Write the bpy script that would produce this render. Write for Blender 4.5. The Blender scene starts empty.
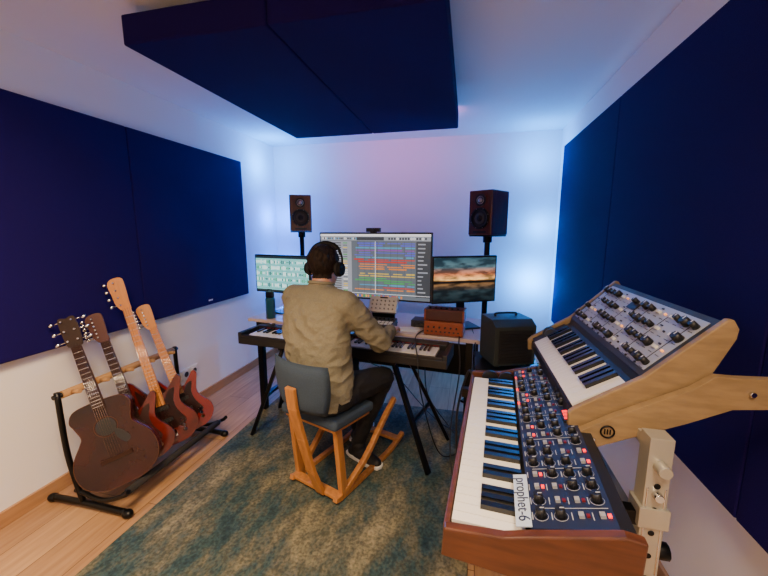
import bpy, bmesh, math, random
import numpy as np
from mathutils import Vector, Matrix, noise
random.seed(7)
V = Vector
PI = math.pi

# ------------------------------------------------------------ materials
def lin(c):
    return tuple(((x/255)/12.92 if x/255 <= 0.04045 else ((x/255+0.055)/1.055)**2.4) for x in c)
_m = {}
def mat(name, rgb, rough=0.5, metal=0.0, var=0.0, scale=20, bump=0.0, coat=0.0, stretch=(1,1,1), rgb2=None, emis=0, spec=0.5):
    if name in _m: return _m[name]
    m = bpy.data.materials.new(name); m.use_nodes = True
    nt = m.node_tree; b = nt.nodes['Principled BSDF']
    c = lin(rgb)
    b.inputs['Base Color'].default_value = (*c, 1)
    b.inputs['Roughness'].default_value = rough
    b.inputs['Metallic'].default_value = metal
    b.inputs['Specular IOR Level'].default_value = spec
    if coat: b.inputs['Coat Weight'].default_value = coat; b.inputs['Coat Roughness'].default_value = 0.08
    if emis:
        b.inputs['Emission Color'].default_value = (*c, 1); b.inputs['Emission Strength'].default_value = emis
    if var or bump or rgb2:
        tc = nt.nodes.new('ShaderNodeTexCoord'); mp = nt.nodes.new('ShaderNodeMapping')
        mp.inputs['Scale'].default_value = stretch
        nz = nt.nodes.new('ShaderNodeTexNoise'); nz.inputs['Scale'].default_value = scale; nz.inputs['Detail'].default_value = 6
        nt.links.new(tc.outputs['Object'], mp.inputs['Vector']); nt.links.new(mp.outputs[0], nz.inputs['Vector'])
        if var or rgb2:
            cr = nt.nodes.new('ShaderNodeValToRGB')
            c2 = lin(rgb2) if rgb2 else tuple(x*(1-var) for x in c)
            cr.color_ramp.elements[0].position = 0.35; cr.color_ramp.elements[1].position = 0.65
            cr.color_ramp.elements[0].color = (*c2, 1); cr.color_ramp.elements[1].color = (*c, 1)
            nt.links.new(nz.outputs['Fac'], cr.inputs[0]); nt.links.new(cr.outputs[0], b.inputs['Base Color'])
        if bump:
            bp = nt.nodes.new('ShaderNodeBump'); bp.inputs['Strength'].default_value = bump; bp.inputs['Distance'].default_value = 0.01
            nt.links.new(nz.outputs['Fac'], bp.inputs['Height']); nt.links.new(bp.outputs[0], b.inputs['Normal'])
    _m[name] = m; return m

def floor_mat():
    m = bpy.data.materials.new('oak_floor'); m.use_nodes = True; nt = m.node_tree; b = nt.nodes['Principled BSDF']
    tc = nt.nodes.new('ShaderNodeTexCoord'); mp = nt.nodes.new('ShaderNodeMapping'); mp.inputs['Rotation'].default_value = (0, 0, PI/2)
    br = nt.nodes.new('ShaderNodeTexBrick'); br.inputs['Scale'].default_value = 1.0
    br.inputs['Brick Width'].default_value = 1.2; br.inputs['Row Height'].default_value = 0.19; br.inputs['Mortar Size'].default_value = 0.002
    br.inputs['Color1'].default_value = (*lin((188, 150, 110)), 1); br.inputs['Color2'].default_value = (*lin((170, 132, 94)), 1); br.inputs['Mortar'].default_value = (*lin((110, 75, 45)), 1)
    nt.links.new(tc.outputs['Object'], mp.inputs[0]); nt.links.new(mp.outputs[0], br.inputs['Vector'])
    mp2 = nt.nodes.new('ShaderNodeMapping'); mp2.inputs['Scale'].default_value = (14, 1.2, 1)
    nz = nt.nodes.new('ShaderNodeTexNoise'); nz.inputs['Scale'].default_value = 3; nz.inputs['Detail'].default_value = 8
    nt.links.new(tc.outputs['Object'], mp2.inputs[0]); nt.links.new(mp2.outputs[0], nz.inputs['Vector'])
    cr = nt.nodes.new('ShaderNodeValToRGB'); cr.color_ramp.elements[0].position = .3; cr.color_ramp.elements[1].position = .7
    cr.color_ramp.elements[0].color = (.62, .55, .5, 1); cr.color_ramp.elements[1].color = (1, 1, 1, 1)
    nt.links.new(nz.outputs['Fac'], cr.inputs[0])
    mx = nt.nodes.new('ShaderNodeMixRGB'); mx.blend_type = 'MULTIPLY'; mx.inputs[0].default_value = .8
    nt.links.new(br.outputs['Color'], mx.inputs[1]); nt.links.new(cr.outputs[0], mx.inputs[2]); nt.links.new(mx.outputs[0], b.inputs['Base Color'])
    b.inputs['Roughness'].default_value = 0.42
    return m
def rug_mat():
    m = bpy.data.materials.new('distressed_rug'); m.use_nodes = True; nt = m.node_tree; b = nt.nodes['Principled BSDF']
    tc = nt.nodes.new('ShaderNodeTexCoord')
    mp = nt.nodes.new('ShaderNodeMapping'); mp.inputs['Scale'].default_value = (2.0, 1.0, 1)
    n1 = nt.nodes.new('ShaderNodeTexNoise'); n1.inputs['Scale'].default_value = 1.9; n1.inputs['Detail'].default_value = 10; n1.inputs['Roughness'].default_value = .74
    nt.links.new(tc.outputs['Object'], mp.inputs[0]); nt.links.new(mp.outputs[0], n1.inputs['Vector'])
    cr = nt.nodes.new('ShaderNodeValToRGB'); e = cr.color_ramp.elements
    e[0].position = .36; e[0].color = (*lin((26, 52, 62)), 1); e[1].position = .66; e[1].color = (*lin((148, 138, 108)), 1)
    x = e.new(.44); x.color = (*lin((50, 74, 76)), 1); x = e.new(.53); x.color = (*lin((94, 94, 78)), 1)
    nt.links.new(n1.outputs['Fac'], cr.inputs[0])
    n2 = nt.nodes.new('ShaderNodeTexNoise'); n2.inputs['Scale'].default_value = 70; n2.inputs['Detail'].default_value = 4
    nt.links.new(tc.outputs['Object'], n2.inputs['Vector'])
    c2 = nt.nodes.new('ShaderNodeValToRGB'); c2.color_ramp.elements[0].position = .38; c2.color_ramp.elements[1].position = .58
    c2.color_ramp.elements[0].color = (.4, .42, .42, 1); nt.links.new(n2.outputs['Fac'], c2.inputs[0])
    mx = nt.nodes.new('ShaderNodeMixRGB'); mx.blend_type = 'MULTIPLY'; mx.inputs[0].default_value = .8
    nt.links.new(cr.outputs[0], mx.inputs[1]); nt.links.new(c2.outputs[0], mx.inputs[2]); nt.links.new(mx.outputs[0], b.inputs['Base Color'])
    b.inputs['Roughness'].default_value = .95
    bp = nt.nodes.new('ShaderNodeBump'); bp.inputs['Strength'].default_value = .5; bp.inputs['Distance'].default_value = .006
    nt.links.new(n2.outputs['Fac'], bp.inputs['Height']); nt.links.new(bp.outputs[0], b.inputs['Normal'])
    return m
def sunset_mat():
    m = bpy.data.materials.new('sunset_screen'); m.use_nodes = True; nt = m.node_tree; b = nt.nodes['Principled BSDF']
    tc = nt.nodes.new('ShaderNodeTexCoord'); sp = nt.nodes.new('ShaderNodeSeparateXYZ'); nt.links.new(tc.outputs['Generated'], sp.inputs[0])
    g = nt.nodes.new('ShaderNodeValToRGB'); nt.links.new(sp.outputs['Z'], g.inputs[0]); e = g.color_ramp.elements
    e[0].position = 0; e[0].color = (*lin((14, 26, 32)), 1); e[1].position = 1; e[1].color = (*lin((40, 70, 84)), 1)
    for p, c in ((.25, (34, 48, 54)), (.40, (110, 80, 50)), (.43, (12, 12, 14)), (.47, (30, 22, 20)), (.50, (255, 190, 110)), (.62, (190, 110, 70)), (.78, (70, 96, 106))):
        x = e.new(p); x.color = (*lin(c), 1)
    mp = nt.nodes.new('ShaderNodeMapping'); mp.inputs['Scale'].default_value = (2.0, 1, 4); mp.inputs['Rotation'].default_value = (0, .5, 0); nt.links.new(tc.outputs['Generated'], mp.inputs[0])
    nz = nt.nodes.new('ShaderNodeTexNoise'); nz.inputs['Scale'].default_value = 2; nz.inputs['Detail'].default_value = 8; nt.links.new(mp.outputs[0], nz.inputs['Vector'])
    c2 = nt.nodes.new('ShaderNodeValToRGB'); c2.color_ramp.elements[0].position = .42; c2.color_ramp.elements[1].position = .6
    c2.color_ramp.elements[0].color = (.10, .13, .16, 1); c2.color_ramp.elements[1].color = (1.3, 1.2, 1.1, 1); nt.links.new(nz.outputs['Fac'], c2.inputs[0])
    mx = nt.nodes.new('ShaderNodeMixRGB'); mx.blend_type = 'MULTIPLY'; mx.inputs[0].default_value = .85
    nt.links.new(g.outputs[0], mx.inputs[1]); nt.links.new(c2.outputs[0], mx.inputs[2])
    b.inputs['Base Color'].default_value = (.01, .01, .01, 1); b.inputs['Roughness'].default_value = .3
    nt.links.new(mx.outputs[0], b.inputs['Emission Color']); b.inputs['Emission Strength'].default_value = 1.9
    return m

BLACK = mat('black_plastic', (22, 22, 25), .45)
BLACKM = mat('black_metal', (20, 20, 22), .35, .6)
DARK = mat('dark_grey', (48, 49, 54), .55)
STEEL = mat('brushed_steel', (170, 170, 168), .3, 1)
CHROME = mat('chrome', (210, 210, 210), .12, 1)
WHITEK = mat('white_key', (238, 234, 224), .25, coat=.3)
BLACKK = mat('black_key', (14, 14, 16), .25, coat=.3)
WALL = mat('white_wall_paint', (236, 231, 226), .85, bump=.03, scale=150)
NAVY = mat('navy_fabric', (30, 18, 88), .95, var=.25, scale=300, bump=.25, spec=.08)
BEECH = mat('beech_wood', (192, 128, 66), .45, var=.25, scale=6, stretch=(8, 8, 1))
WALNUT = mat('walnut_wood', (92, 50, 30), .38, var=.4, scale=5, stretch=(14, 2, 14), coat=.2)
ROSE = mat('rosewood_veneer', (100, 48, 34), .35, var=.5, scale=6, stretch=(12, 12, 1), coat=.3)
TRIMW = mat('oak_trim', (176, 132, 90), .5, var=.2, scale=5, stretch=(10, 1, 10))
MAPLE = mat('maple_neck', (202, 128, 48), .3, var=.15, scale=5, stretch=(10, 10, 1), coat=.5)
RED = mat('red_led', (255, 30, 20), .4, emis=2.2)
DRED = mat('dark_red_lens', (110, 24, 22), .4)
WHITEP = mat('white_print', (225, 225, 225), .6)
CREAM = mat('stand_metal', (184, 178, 162), .35, .45)

# ------------------------------------------------------------ mesh builder
def catmull(pts, closed=False, n=6):
    P = [V(p) for p in pts]; out = []; N = len(P)
    rng = range(N if closed else N-1)
    for i in rng:
        p0 = P[(i-1) % N] if (closed or i > 0) else P[0]*2-P[1]
        p1 = P[i]; p2 = P[(i+1) % N]
        p3 = P[(i+2) % N] if (closed or i+2 < N) else P[-1]*2-P[-2]
        for k in range(n):
            t = k/n
            out.append(0.5*((2*p1)+(p2-p0)*t+(2*p0-5*p1+4*p2-p3)*t*t+(3*p1-p0-3*p2+p3)*t**3))
    if not closed: out.append(P[-1])
    return out
def basis(d):
    d = d.normalized(); a = V((0, 0, 1)) if abs(d.z) < .9 else V((1, 0, 0))
    x = a.cross(d).normalized(); return x, d.cross(x)
class MB:
    def __init__(s, M=None): s.v = []; s.f = []; s.m = []; s.s = []; s.M = M or Matrix()
    def add(s, vs, fs, m=0, sm=False):
        o = len(s.v); s.v += [tuple(s.M @ V(p)) for p in vs]
        for f in fs: s.f.append([i+o for i in f]); s.m.append(m); s.s.append(sm)
    def box(s, c, z, m=0, R=None):
        hx, hy, hz = z[0]/2, z[1]/2, z[2]/2; c = V(c)
        vs = [V((x, y, w)) for x in (-hx, hx) for y in (-hy, hy) for w in (-hz, hz)]
        if R is not None: vs = [R @ p for p in vs]
        s.add([c+p for p in vs], [(0, 1, 3, 2), (4, 6, 7, 5), (0, 4, 5, 1), (2, 3, 7, 6), (0, 2, 6, 4), (1, 5, 7, 3)], m)
    def bar(s, p0, p1, w, t, m=0, up=(0, 0, 1)):
        p0 = V(p0); p1 = V(p1); d = (p1-p0).normalized(); u = V(up)
        if abs(d.dot(u)) > .98: u = V((0, 1, 0))
        x = d.cross(u).normalized(); y = x.cross(d)
        vs = [p+x*a*w/2+y*b*t/2 for p in (p0, p1) for a, b in ((-1, -1), (1, -1), (1, 1), (-1, 1))]
        s.add(vs, [(3, 2, 1, 0), (4, 5, 6, 7), (0, 1, 5, 4), (1, 2, 6, 5), (2, 3, 7, 6), (3, 0, 4, 7)], m)
    def cyl(s, p0, p1, r0, r1=None, m=0, n=20):
        r1 = r0 if r1 is None else r1; p0 = V(p0); p1 = V(p1); x, y = basis(p1-p0)
        vs = [p+(x*math.cos(2*PI*i/n)+y*math.sin(2*PI*i/n))*r for p, r in ((p0, r0), (p1, r1)) for i in range(n)]
        s.add(vs, [(i, (i+1) % n, n+(i+1) % n, n+i) for i in range(n)], m, True)
        s.add(vs, [list(range(n))[::-1], list(range(n, 2*n))], m)
    def tube(s, pts, r, m=0, n=8, closed=False):
        pts = [V(p) for p in pts]; N = len(pts); vs = []; prev = None
        for i, p in enumerate(pts):
            if closed: d = pts[(i+1) % N]-pts[i-1]
            else: d = pts[min(i+1, N-1)]-pts[max(i-1, 0)]
            d.normalize()
            if prev is None: x, y = basis(d)
            else:
                x = (prev-d*prev.dot(d)).normalized(); y = d.cross(x)
            prev = x
            rr = r(i/(N-1)) if callable(r) else r
            vs += [p+(x*math.cos(2*PI*k/n)+y*math.sin(2*PI*k/n))*rr for k in range(n)]
        R = N if closed else N-1
        s.add(vs, [(i*n+k, i*n+(k+1) % n, ((i+1) % N)*n+(k+1) % n, ((i+1) % N)*n+k) for i in range(R) for k in range(n)], m, True)
        if not closed: s.add(vs[:n]+vs[-n:], [list(range(n))[::-1], list(range(n, 2*n))], m)
    def torus(s, c, ax, R, r, m=0, n=28):
        x, y = basis(V(ax)); s.tube([V(c)+(x*math.cos(2*PI*i/n)+y*math.sin(2*PI*i/n))*R for i in range(n)], r, m, 8, True)
    def prism(s, poly, d0, d1, fn, m=0, mf=None, sm=True):
        n = len(poly); vs = [fn(p[0], p[1], d) for d in (d0, d1) for p in poly]
        s.add(vs, [(i, (i+1) % n, n+(i+1) % n, n+i) for i in range(n)], m, sm and n > 12)
        s.add(vs, [list(range(n))[::-1], list(range(n, 2*n))], m if mf is None else mf)
    def ell(s, c, r, m=0, R=None, nu=20, nv=12):
        vs = []; c = V(c)
        for j in range(nv+1):
            th = PI*j/nv
            for i in range(nu):
                p = V((r[0]*math.sin(th)*math.cos(2*PI*i/nu), r[1]*math.sin(th)*math.sin(2*PI*i/nu), r[2]*math.cos(th)))
                vs.append(c+(R @ p if R is not None else p))
        s.add(vs, [(j*nu+i, (j+1)*nu+i, (j+1)*nu+(i+1) % nu, j*nu+(i+1) % nu) for j in range(nv) for i in range(nu)], m, True)
    def cap(s, p0, p1, r0, r1, m=0, n=16):
        p0 = V(p0); p1 = V(p1); d = (p1-p0).normalized(); x, y = basis(d); vs = []
        prof = [(p0-d*r0*math.cos(a), r0*math.sin(a)) for a in [PI/2*k/5 for k in range(6)]]+[(p1+d*r1*math.sin(a), r1*math.cos(a)) for a in [PI/2*k/5 for k in range(6)]]
        for c, r in prof: vs += [c+(x*math.cos(2*PI*i/n)+y*math.sin(2*PI*i/n))*max(r, 1e-4) for i in range(n)]
        s.add(vs, [(j*n+i, j*n+(i+1) % n, (j+1)*n+(i+1) % n, (j+1)*n+i) for j in range(len(prof)-1) for i in range(n)], m, True)
    def mesh(s, name):
        me = bpy.data.meshes.new(name); me.from_pydata(s.v, [], s.f)
        me.polygons.foreach_set('material_index', s.m); me.polygons.foreach_set('use_smooth', s.s)
        me.validate(); me.update(); return me
    def obj(s, name, parent, mats, bevel=0, seg=2, fix=True):
        me = s.mesh(name)
        if fix:
            b = bmesh.new(); b.from_mesh(me)
            bmesh.ops.remove_doubles(b, verts=b.verts, dist=1e-6)
            bmesh.ops.recalc_face_normals(b, faces=b.faces); b.to_mesh(me); b.free()
        o = bpy.data.objects.new(name, me); bpy.context.scene.collection.objects.link(o)
        for m in mats: me.materials.append(m)
        if parent is not None: o.parent = parent
        if bevel:
            md = o.modifiers.new('bevel', 'BEVEL'); md.width = bevel; md.segments = seg; md.limit_method = 'ANGLE'; md.angle_limit = .9
            md.harden_normals = False
        return o
def group(name, M):
    e = bpy.data.objects.new(name, None); e.empty_display_size = .1; bpy.context.scene.collection.objects.link(e)
    e.matrix_world = M; return e
def TR(x, y, z, rz=0): return Matrix.Translation((x, y, z)) @ Matrix.Rotation(math.radians(rz), 4, 'Z')
def keys(mb, n, kw, kl, start, mw, mk, z0=0, h=.014):
    for i in range(n):
        mb.box((kw*(i+.5), kl/2, z0+h/2), (kw-.0012, kl, h), mw)
        if (start+i) % 7 in (0, 1, 3, 4, 5) and i < n-1:
            mb.box((kw*(i+1), kl-kl*.31, z0+h+.005), (kw*.56, kl*.62, .012), mk)

# ------------------------------------------------------------ room
XL, XR, YB, YF, H = -2.2, .84, 3.85, -1.1, 2.4
def slab(name, c, z, m, bevel=0, mats=None):
    b = MB(); b.box((0, 0, 0), z); o = b.obj(name, None, [m], bevel); o.location = c; return o
T = .1
slab('floor', ((XL+XR)/2, (YB+YF)/2, -T/2), (XR-XL+2*T, YB-YF+2*T, T), floor_mat())
slab('ceiling', ((XL+XR)/2, (YB+YF)/2, H+T/2), (XR-XL+2*T, YB-YF+2*T, T), WALL)
slab('wall_left', (XL-T/2, (YB+YF)/2, H/2), (T, YB-YF+2*T, H), WALL)
slab('wall_right', (XR+T/2, (YB+YF)/2, H/2), (T, YB-YF+2*T, H), WALL)
slab('wall_back', ((XL+XR)/2, YB+T/2, H/2), (XR-XL, T, H), WALL)
slab('wall_front', ((XL+XR)/2, YF-T/2, H/2), (XR-XL, T, H), WALL)
slab('baseboard_left', (XL+.008, (YB+YF)/2, .04), (.016, YB-YF, .08), TRIMW, .003)
slab('baseboard_right', (XR-.008, (YB+YF)/2, .04), (.016, YB-YF, .08), TRIMW, .003)
slab('baseboard_back', ((XL+XR)/2, YB-.008, .04), (XR-XL-.034, .016, .08), TRIMW, .003)

def panels(name, boxes):
    g = group(name, Matrix())
    for i, (c, z) in enumerate(boxes):
        b = MB(); b.box(c, z); b.obj('fabric_panel_%d' % (i+1), g, [NAVY], .008, 3)
    return g
panels('acoustic_wall_panel', [((XL+.025, y0+.6, 1.465), (.05, 1.197, 1.29)) for y0 in (1.96, .76, -.44)])
panels('acoustic_wall_panel', [((XR-.025, y0+.6, 1.40), (.05, 1.197, 1.57)) for y0 in (2.33, 1.13, -.07)])
g = panels('acoustic_ceiling_panel', [((-.78+s*.3395, 2.155, 2.29), (.676, 1.59, .12)) for s in (-1, 1)])
b = MB()
for x in (-1.25, -.3):
    for y in (1.6, 2.7): b.cyl((x, y, 2.345), (x, y, 2.4), .006)
b.obj('hanging_wires', g, [STEEL])
b = MB(); b.box((XL+.052, 2.6, .86), (.002, .05, .012)); b.obj('sewn_label', bpy.data.objects['acoustic_wall_panel'], [WHITEP])

for yy in (2.3, 2.39):
    b = MB(); b.box((0, 0, 0), (.012, .085, .085)); b.box((.007, 0, 0), (.006, .06, .06)); b.cyl((.01, 0, 0), (.0105, 0, 0), .022, m=1)
    g = group('wall_outlet', TR(XL+.006, yy, .30)); b.obj('socket_plate', g, [mat('outlet_white', (235, 232, 225), .4), DARK], .002)

g = group('area_rug', TR(-.76, 1.60, 0))
b = MB(); b.box((0, 0, .005), (1.62, 2.3, .010)); b.obj('rug_pile', g, [rug_mat()], .003)

# ------------------------------------------------------------ desk frame
P0 = V((-1.53, 2.10)); ANG = -6.13
ca, sa = math.cos(math.radians(ANG)), math.sin(math.radians(ANG))
def D(u, v, z=0, rz=0): return TR(P0.x+u*ca-v*sa, P0.y+u*sa+v*ca, z, ANG+rz)
DT = .78
g = group('desk', D(0, 0))
b = MB(); b.box((.73, .555, DT-.0125), (1.76, .57, .025))
b.obj('desktop', g, [mat('desk_laminate', (202, 180, 172), .35, var=.08, scale=4)], .003)
b = MB()
for u in (-.08, 1.54):
    for v in (.33, .80): b.bar((u, v, .012), (u, v, DT-.025), .045, .045)
    b.bar((u, .33, DT-.05), (u, .80, DT-.05), .04, .05); b.bar((u, .33, .12), (u, .80, .12), .03, .03)
b.bar((-.08, .80, DT-.05), (1.54, .80, DT-.05), .04, .05); b.bar((-.08, .80, .45), (1.54, .80, .45), .02, .25, up=(0, 0, 1))
b.obj('steel_frame', g, [BLACKM], .002)

g = group('digital_piano', D(0, 0))
b = MB(); b.box((.72, .13, .695), (1.46, .26, .05)); b.box((.005, .13, .735), (.03, .26, .035)); b.box((1.435, .13, .735), (.03, .26, .035))
b.box((.72, .223, .737), (1.40, .074, .04)); b.box((.72, .01, .728), (1.40, .016, .02))
b.obj('piano_case', g, [BLACK], .004)
b = MB(TR(.064, .03, .72)); keys(b, 52, .0252, .15, 5, 0, 1, h=.018)
b.obj('piano_keys', g, [WHITEK, BLACKK])
b = MB()
for i in range(9): b.box((.25+i*.03, .235, .759), (.018, .012, .004))
b.cyl((.12, .23, .756), (.12, .23, .77), .012); b.box((.72, .23, .758), (.1, .03, .003), 1); b.box((.72, .186, .7455), (1.3, .006, .004), 2)
b.obj('piano_controls', g, [DARK, mat('lcd_blue', (60, 120, 200), .3, emis=.6), mat('red_felt', (130, 15, 20), .9)])
g = group('keyboard_stand', D(0, 0))
b = MB()
for s, u0, u1 in ((1, 1.12, 1.36), (-1, .32, .08)):
    b.bar((u0, .05, .655), (u1, -.02, .012), .035, .022); b.bar((u0+.03*s, .22, .655), (u1+.05*s, .38, .012), .035, .022)
    b.bar((u0, .02, .66), (u0, .25, .66), .035, .02)
    b.bar(((u0*.45+u1*.55), .01, .30), ((u0*.45+u1*.55)+.04*s, .31, .30), .02, .02)
b.bar((.3, .13, .645), (1.14, .13, .645), .03, .02)
b.obj('stand_legs', g, [BLACKM], .002)

# ------------------------------------------------------------ monitors
def monitor(name, M, w, h, zb, zt, neck=True):
    g = group(name, M)
    b = MB(); zc = (zb+zt)/2
    b.box((0, 0, zc), (w, .028, h)); b.box((0, .025, zc-.02), (w*.6, .03, h*.6))
    b.box((0, .045, (zb+.05)/2+.03), (.06, .014, zb+.1)); b.box((0, .05, .006), (.24, .18, .012))
    b.obj('monitor_housing', g, [BLACK], .004)
    return g
W, Hh = .90, .51; zb = .93-DT; zt = zb+Hh
g = monitor('computer_monitor', D(.783, .59, DT), W, Hh, zb, zt)
b = MB(); EM = [mat('scr_%d' % i, c, .4, emis=e) for i, (c, e) in enumerate([
    ((96, 106, 116), 1.0), ((150, 158, 170), .95), ((62, 68, 76), .9), ((84, 90, 190), 1.1), ((190, 52, 46), 1.1), ((215, 128, 56), 1.1),
    ((210, 180, 70), 1.1), ((70, 160, 84), 1.0), ((76, 150, 186), 1.1), ((225, 228, 232), 1.2), ((140, 76, 165), 1.0)])]
fy = -.0145; sw, sh = W-.02, Hh-.025
def R(b, x0, y0, x1, y1, m, lvl=1, W_=None, H_=None, zb_=None):
    W_ = W_ or sw; H_ = H_ or sh; z0 = (zb if zb_ is None else zb_)+.012
    b.box(((x0+x1)/2*W_-W_/2, fy-.0004*lvl, z0+H_*(y0+y1)/2), (W_*(x1-x0), .0008*lvl, H_*(y1-y0)), m)
R(b, 0, 0, 1, 1, 0, 1)
R(b, 0, .965, 1, 1, 9, 2); R(b, 0, .90, 1, .96, 1, 2); R(b, .35, .905, .6, .955, 2, 3)
for i in range(24): R(b, .02+i*.014, .918, .029+i*.014, .945, random.choice([2, 9, 8]), 3)
for i in range(14): R(b, .64+i*.024, .915, .655+i*.024, .948, random.choice([2, 9]), 3)
R(b, 0, .08, .30, .89, 1, 2); R(b, .88, .05, 1, .89, 2, 2)
lanes = [3, 3, 8, 10, 3, 3, 8, 4, 4, 5, 5, 5, 6, 6, 6, 7, 7, 7, 8, 4, 5, 8]
for i, c in enumerate(lanes):
    y1 = .875-i*.036; y0 = y1-.028
    R(b, .01, y0, .03, y1, c, 3); R(b, .05, y0+.006, .20, y1-.006, 2, 3); R(b, .22, y0+.006, .26, y1-.006, random.choice([7, 9, 6, 0]), 3)
    x = .32+random.random()*.06
    while x < .84:
        l = .04+random.random()*.24; e_ = min(x+l, .87)
        if random.random() < .75:
            R(b, x, y0+.004, e_, y1-.010 if random.random() < .5 else y1-.003, c, 3)
        x = e_+.004+random.random()*.04
for i in range(9): R(b, .36+i*.06, .08, .3615+i*.06, .89, 2, 4)
for i in range(13): R(b, .895, .84-i*.06, .895+.03+.06*random.random(), .86-i*.06, 1, 3)
R(b, .30, .07, 1, .076, 9, 3); R(b, .52, .08, .523, .89, 9, 5)
for i in range(26): R(b, .25+i*.02, .015, .263+i*.02, .05, random.choice([3, 4, 5, 6, 7, 8, 9]), 3)
b.obj('daw_screen', g, EM, fix=False)
b = MB(); b.box((0, 0, zt+.018), (.11, .03, .03)); b.cyl((0, -.016, zt+.018), (0, -.02, zt+.018), .011, m=1); b.box((0, .0, zt+.002), (.04, .04, .006))
gw = group('webcam', D(.783, .59, DT)); b.obj('webcam_body', gw, [BLACK, DARK], .006)
w2, h2 = .54, .31; zb2 = .17
g = monitor('computer_monitor', D(.03, .50, DT, -4), w2, h2, zb2, zb2+h2)
b = MB(); LM = [mat('scrl_%d' % i, c, .4, emis=e) for i, (c, e) in enumerate([((120, 200, 205), 1.2), ((50, 110, 116), 1), ((215, 240, 240), 1.3), ((70, 160, 130), 1.1), ((35, 50, 60), 1)])]
fy = -.0145
k = dict(W_=w2-.02, H_=h2-.024, zb_=zb2)
R(b, 0, 0, 1, 1, 0, 1, **k); R(b, 0, .94, 1, 1, 4, 2, **k); R(b, 0, .0, 1, .05, 4, 2, **k)
for r in range(5):
    for c in range(34):
        hh = .03+.09*random.random(); yc = .84-r*.165
        R(b, .015+c*.0288, yc-hh/2, .034+c*.0288, yc+hh/2, random.choice([2, 2, 1, 3]), 3, **k)
    R(b, 0, .75-r*.165, 1, .758-r*.165, 1, 2, **k)
b.obj('mixer_screen', g, LM, fix=False)
w3, h3 = .47, .32
g = monitor('computer_monitor', D(1.468, .52, DT, 33), w3, h3, .185, .185+h3)
b = MB(); b.box((0, -.0148, .185+h3/2), (w3-.02, .001, h3-.022)); b.obj('picture_screen', g, [sunset_mat()])
def knob(b, x, y, z, r, h, m, mc=None):
    b.cyl((x, y, z), (x, y, z+h), r, r*.86, m, 14)
    if mc is not None: b.box((x, y+r*.4, z+h), (r*.25, r*.8, .0012), mc)

# ------------------------------------------------------------ speakers
def speaker(M1):
    g = group('studio_monitor_speaker', M1)
    b = MB(); b.box((0, .125, .168), (.2, .25, .336)); b.obj('cabinet', g, [ROSE], .006)
    b = MB()
    b.cyl((0, .001, .125), (0, -.006, .125), .082, m=0, n=36); b.torus((0, -.006, .125), (0, 1, 0), .068, .008, 1)
    b.cyl((0, -.004, .125), (0, -.0075, .125), .06, .03, 2, 30); b.ell((0, -.007, .125), (.024, .01, .024), 1)
    b.cyl((0, .001, .262), (0, -.005, .262), .046, m=0, n=30); b.torus((0, -.005, .262), (0, 1, 0), .028, .003, 3); b.ell((0, -.004, .262), (.019, .01, .019), 3)
    b.box((0, -.001, .022), (.11, .003, .016), 0)
    for i in range(8):
        a = PI/8+i*PI/4; b.cyl((.075*math.cos(a), -.005, .125+.075*math.sin(a)), (.075*math.cos(a), -.009, .125+.075*math.sin(a)), .003, m=3, n=8)
    b.obj('drivers', g, [BLACK, mat('rubber', (16, 16, 17), .7), mat('woofer_cone', (60, 58, 55), .6), STEEL])
def spk_stand(x, y, rz, h):
    g = group('speaker_stand', TR(x, y, 0, rz)); b = MB()
    b.box((0, 0, .01), (.24, .24, .02)); b.cyl((0, 0, .02), (0, 0, h-.012), .022); b.box((0, 0, h-.006), (.2, .22, .012)); b.cyl((0, 0, h-.06), (0, 0, h-.012), .035)
    b.obj('stand', g, [BLACKM], .003)
def spk(x, y, z, rz):
    M = TR(x, y, z, rz); speaker(M); c = M @ V((0, .125, 0)); spk_stand(c.x, c.y, rz, z-.001)
spk(-1.545, 3.15, 1.45, 24); spk(.085, 2.86, 1.42, -33)

# ------------------------------------------------------------ desk items
g = group('water_bottle', D(.02, .335, DT)); b = MB()
prof = [(0, .034), (.004, .036), (.15, .036), (.165, .030), (.17, .032), (.205, .032), (.21, .028)]
for (z0, r0), (z1, r1) in zip(prof[:-1], prof[1:]): b.cyl((0, 0, z0), (0, 0, z1), r0, r1, 0 if z1 < .168 else 1, 28)
b.tube([(.02, 0, .21), (.02, 0, .225), (-.02, 0, .225), (-.02, 0, .21)], .004, 1)
b.obj('bottle_body', g, [mat('teal_enamel', (30, 92, 118), .3, .2), BLACK])

g = group('drum_machine', D(.90, .37, DT)); b = MB()
b.prism([(-.075, 0), (.07, 0), (.07, .055), (-.075, .03)], -.12, .12, lambda a, z, d: (d, a, z), 0)
for i in range(8):
    for j in range(2): b.box((-.1+i*.0285, -.05+j*.032, .038+j*.005), (.022, .022, .008), 1)
for i in range(7): knob(b, -.095+i*.032, .035, .045, .009, .016, 2)
b.obj('body', g, [DARK, WHITEP, BLACK], .002)
g = group('desktop_synthesizer', D(.90, .49, DT)); b = MB()
b.box((0, 0, .05), (.17, .02, .1), 3); b.box((.0, .0, .003), (.2, .06, .006), 3)
Rm = Matrix.Rotation(math.radians(60), 3, 'X'); SM_ = Matrix.Translation((0, -.005, .135)) @ Rm.to_4x4()
b.box((0, -.005, .135), (.21, .12, .035), 0, Rm)
b.M = SM_
for i in range(6):
    for j in range(3): knob(b, -.08+i*.032, -.035+j*.03, .0175, .006, .01, 4)
b.box((.0, .05, .018), (.06, .01, .002), 2)
b.obj('synth_body', g, [mat('light_grey_enclosure', (215, 208, 200), .5), WHITEP, BLACK, BLACKM, mat('mid_grey_cap', (130, 126, 122), .5)], .003)

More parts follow.
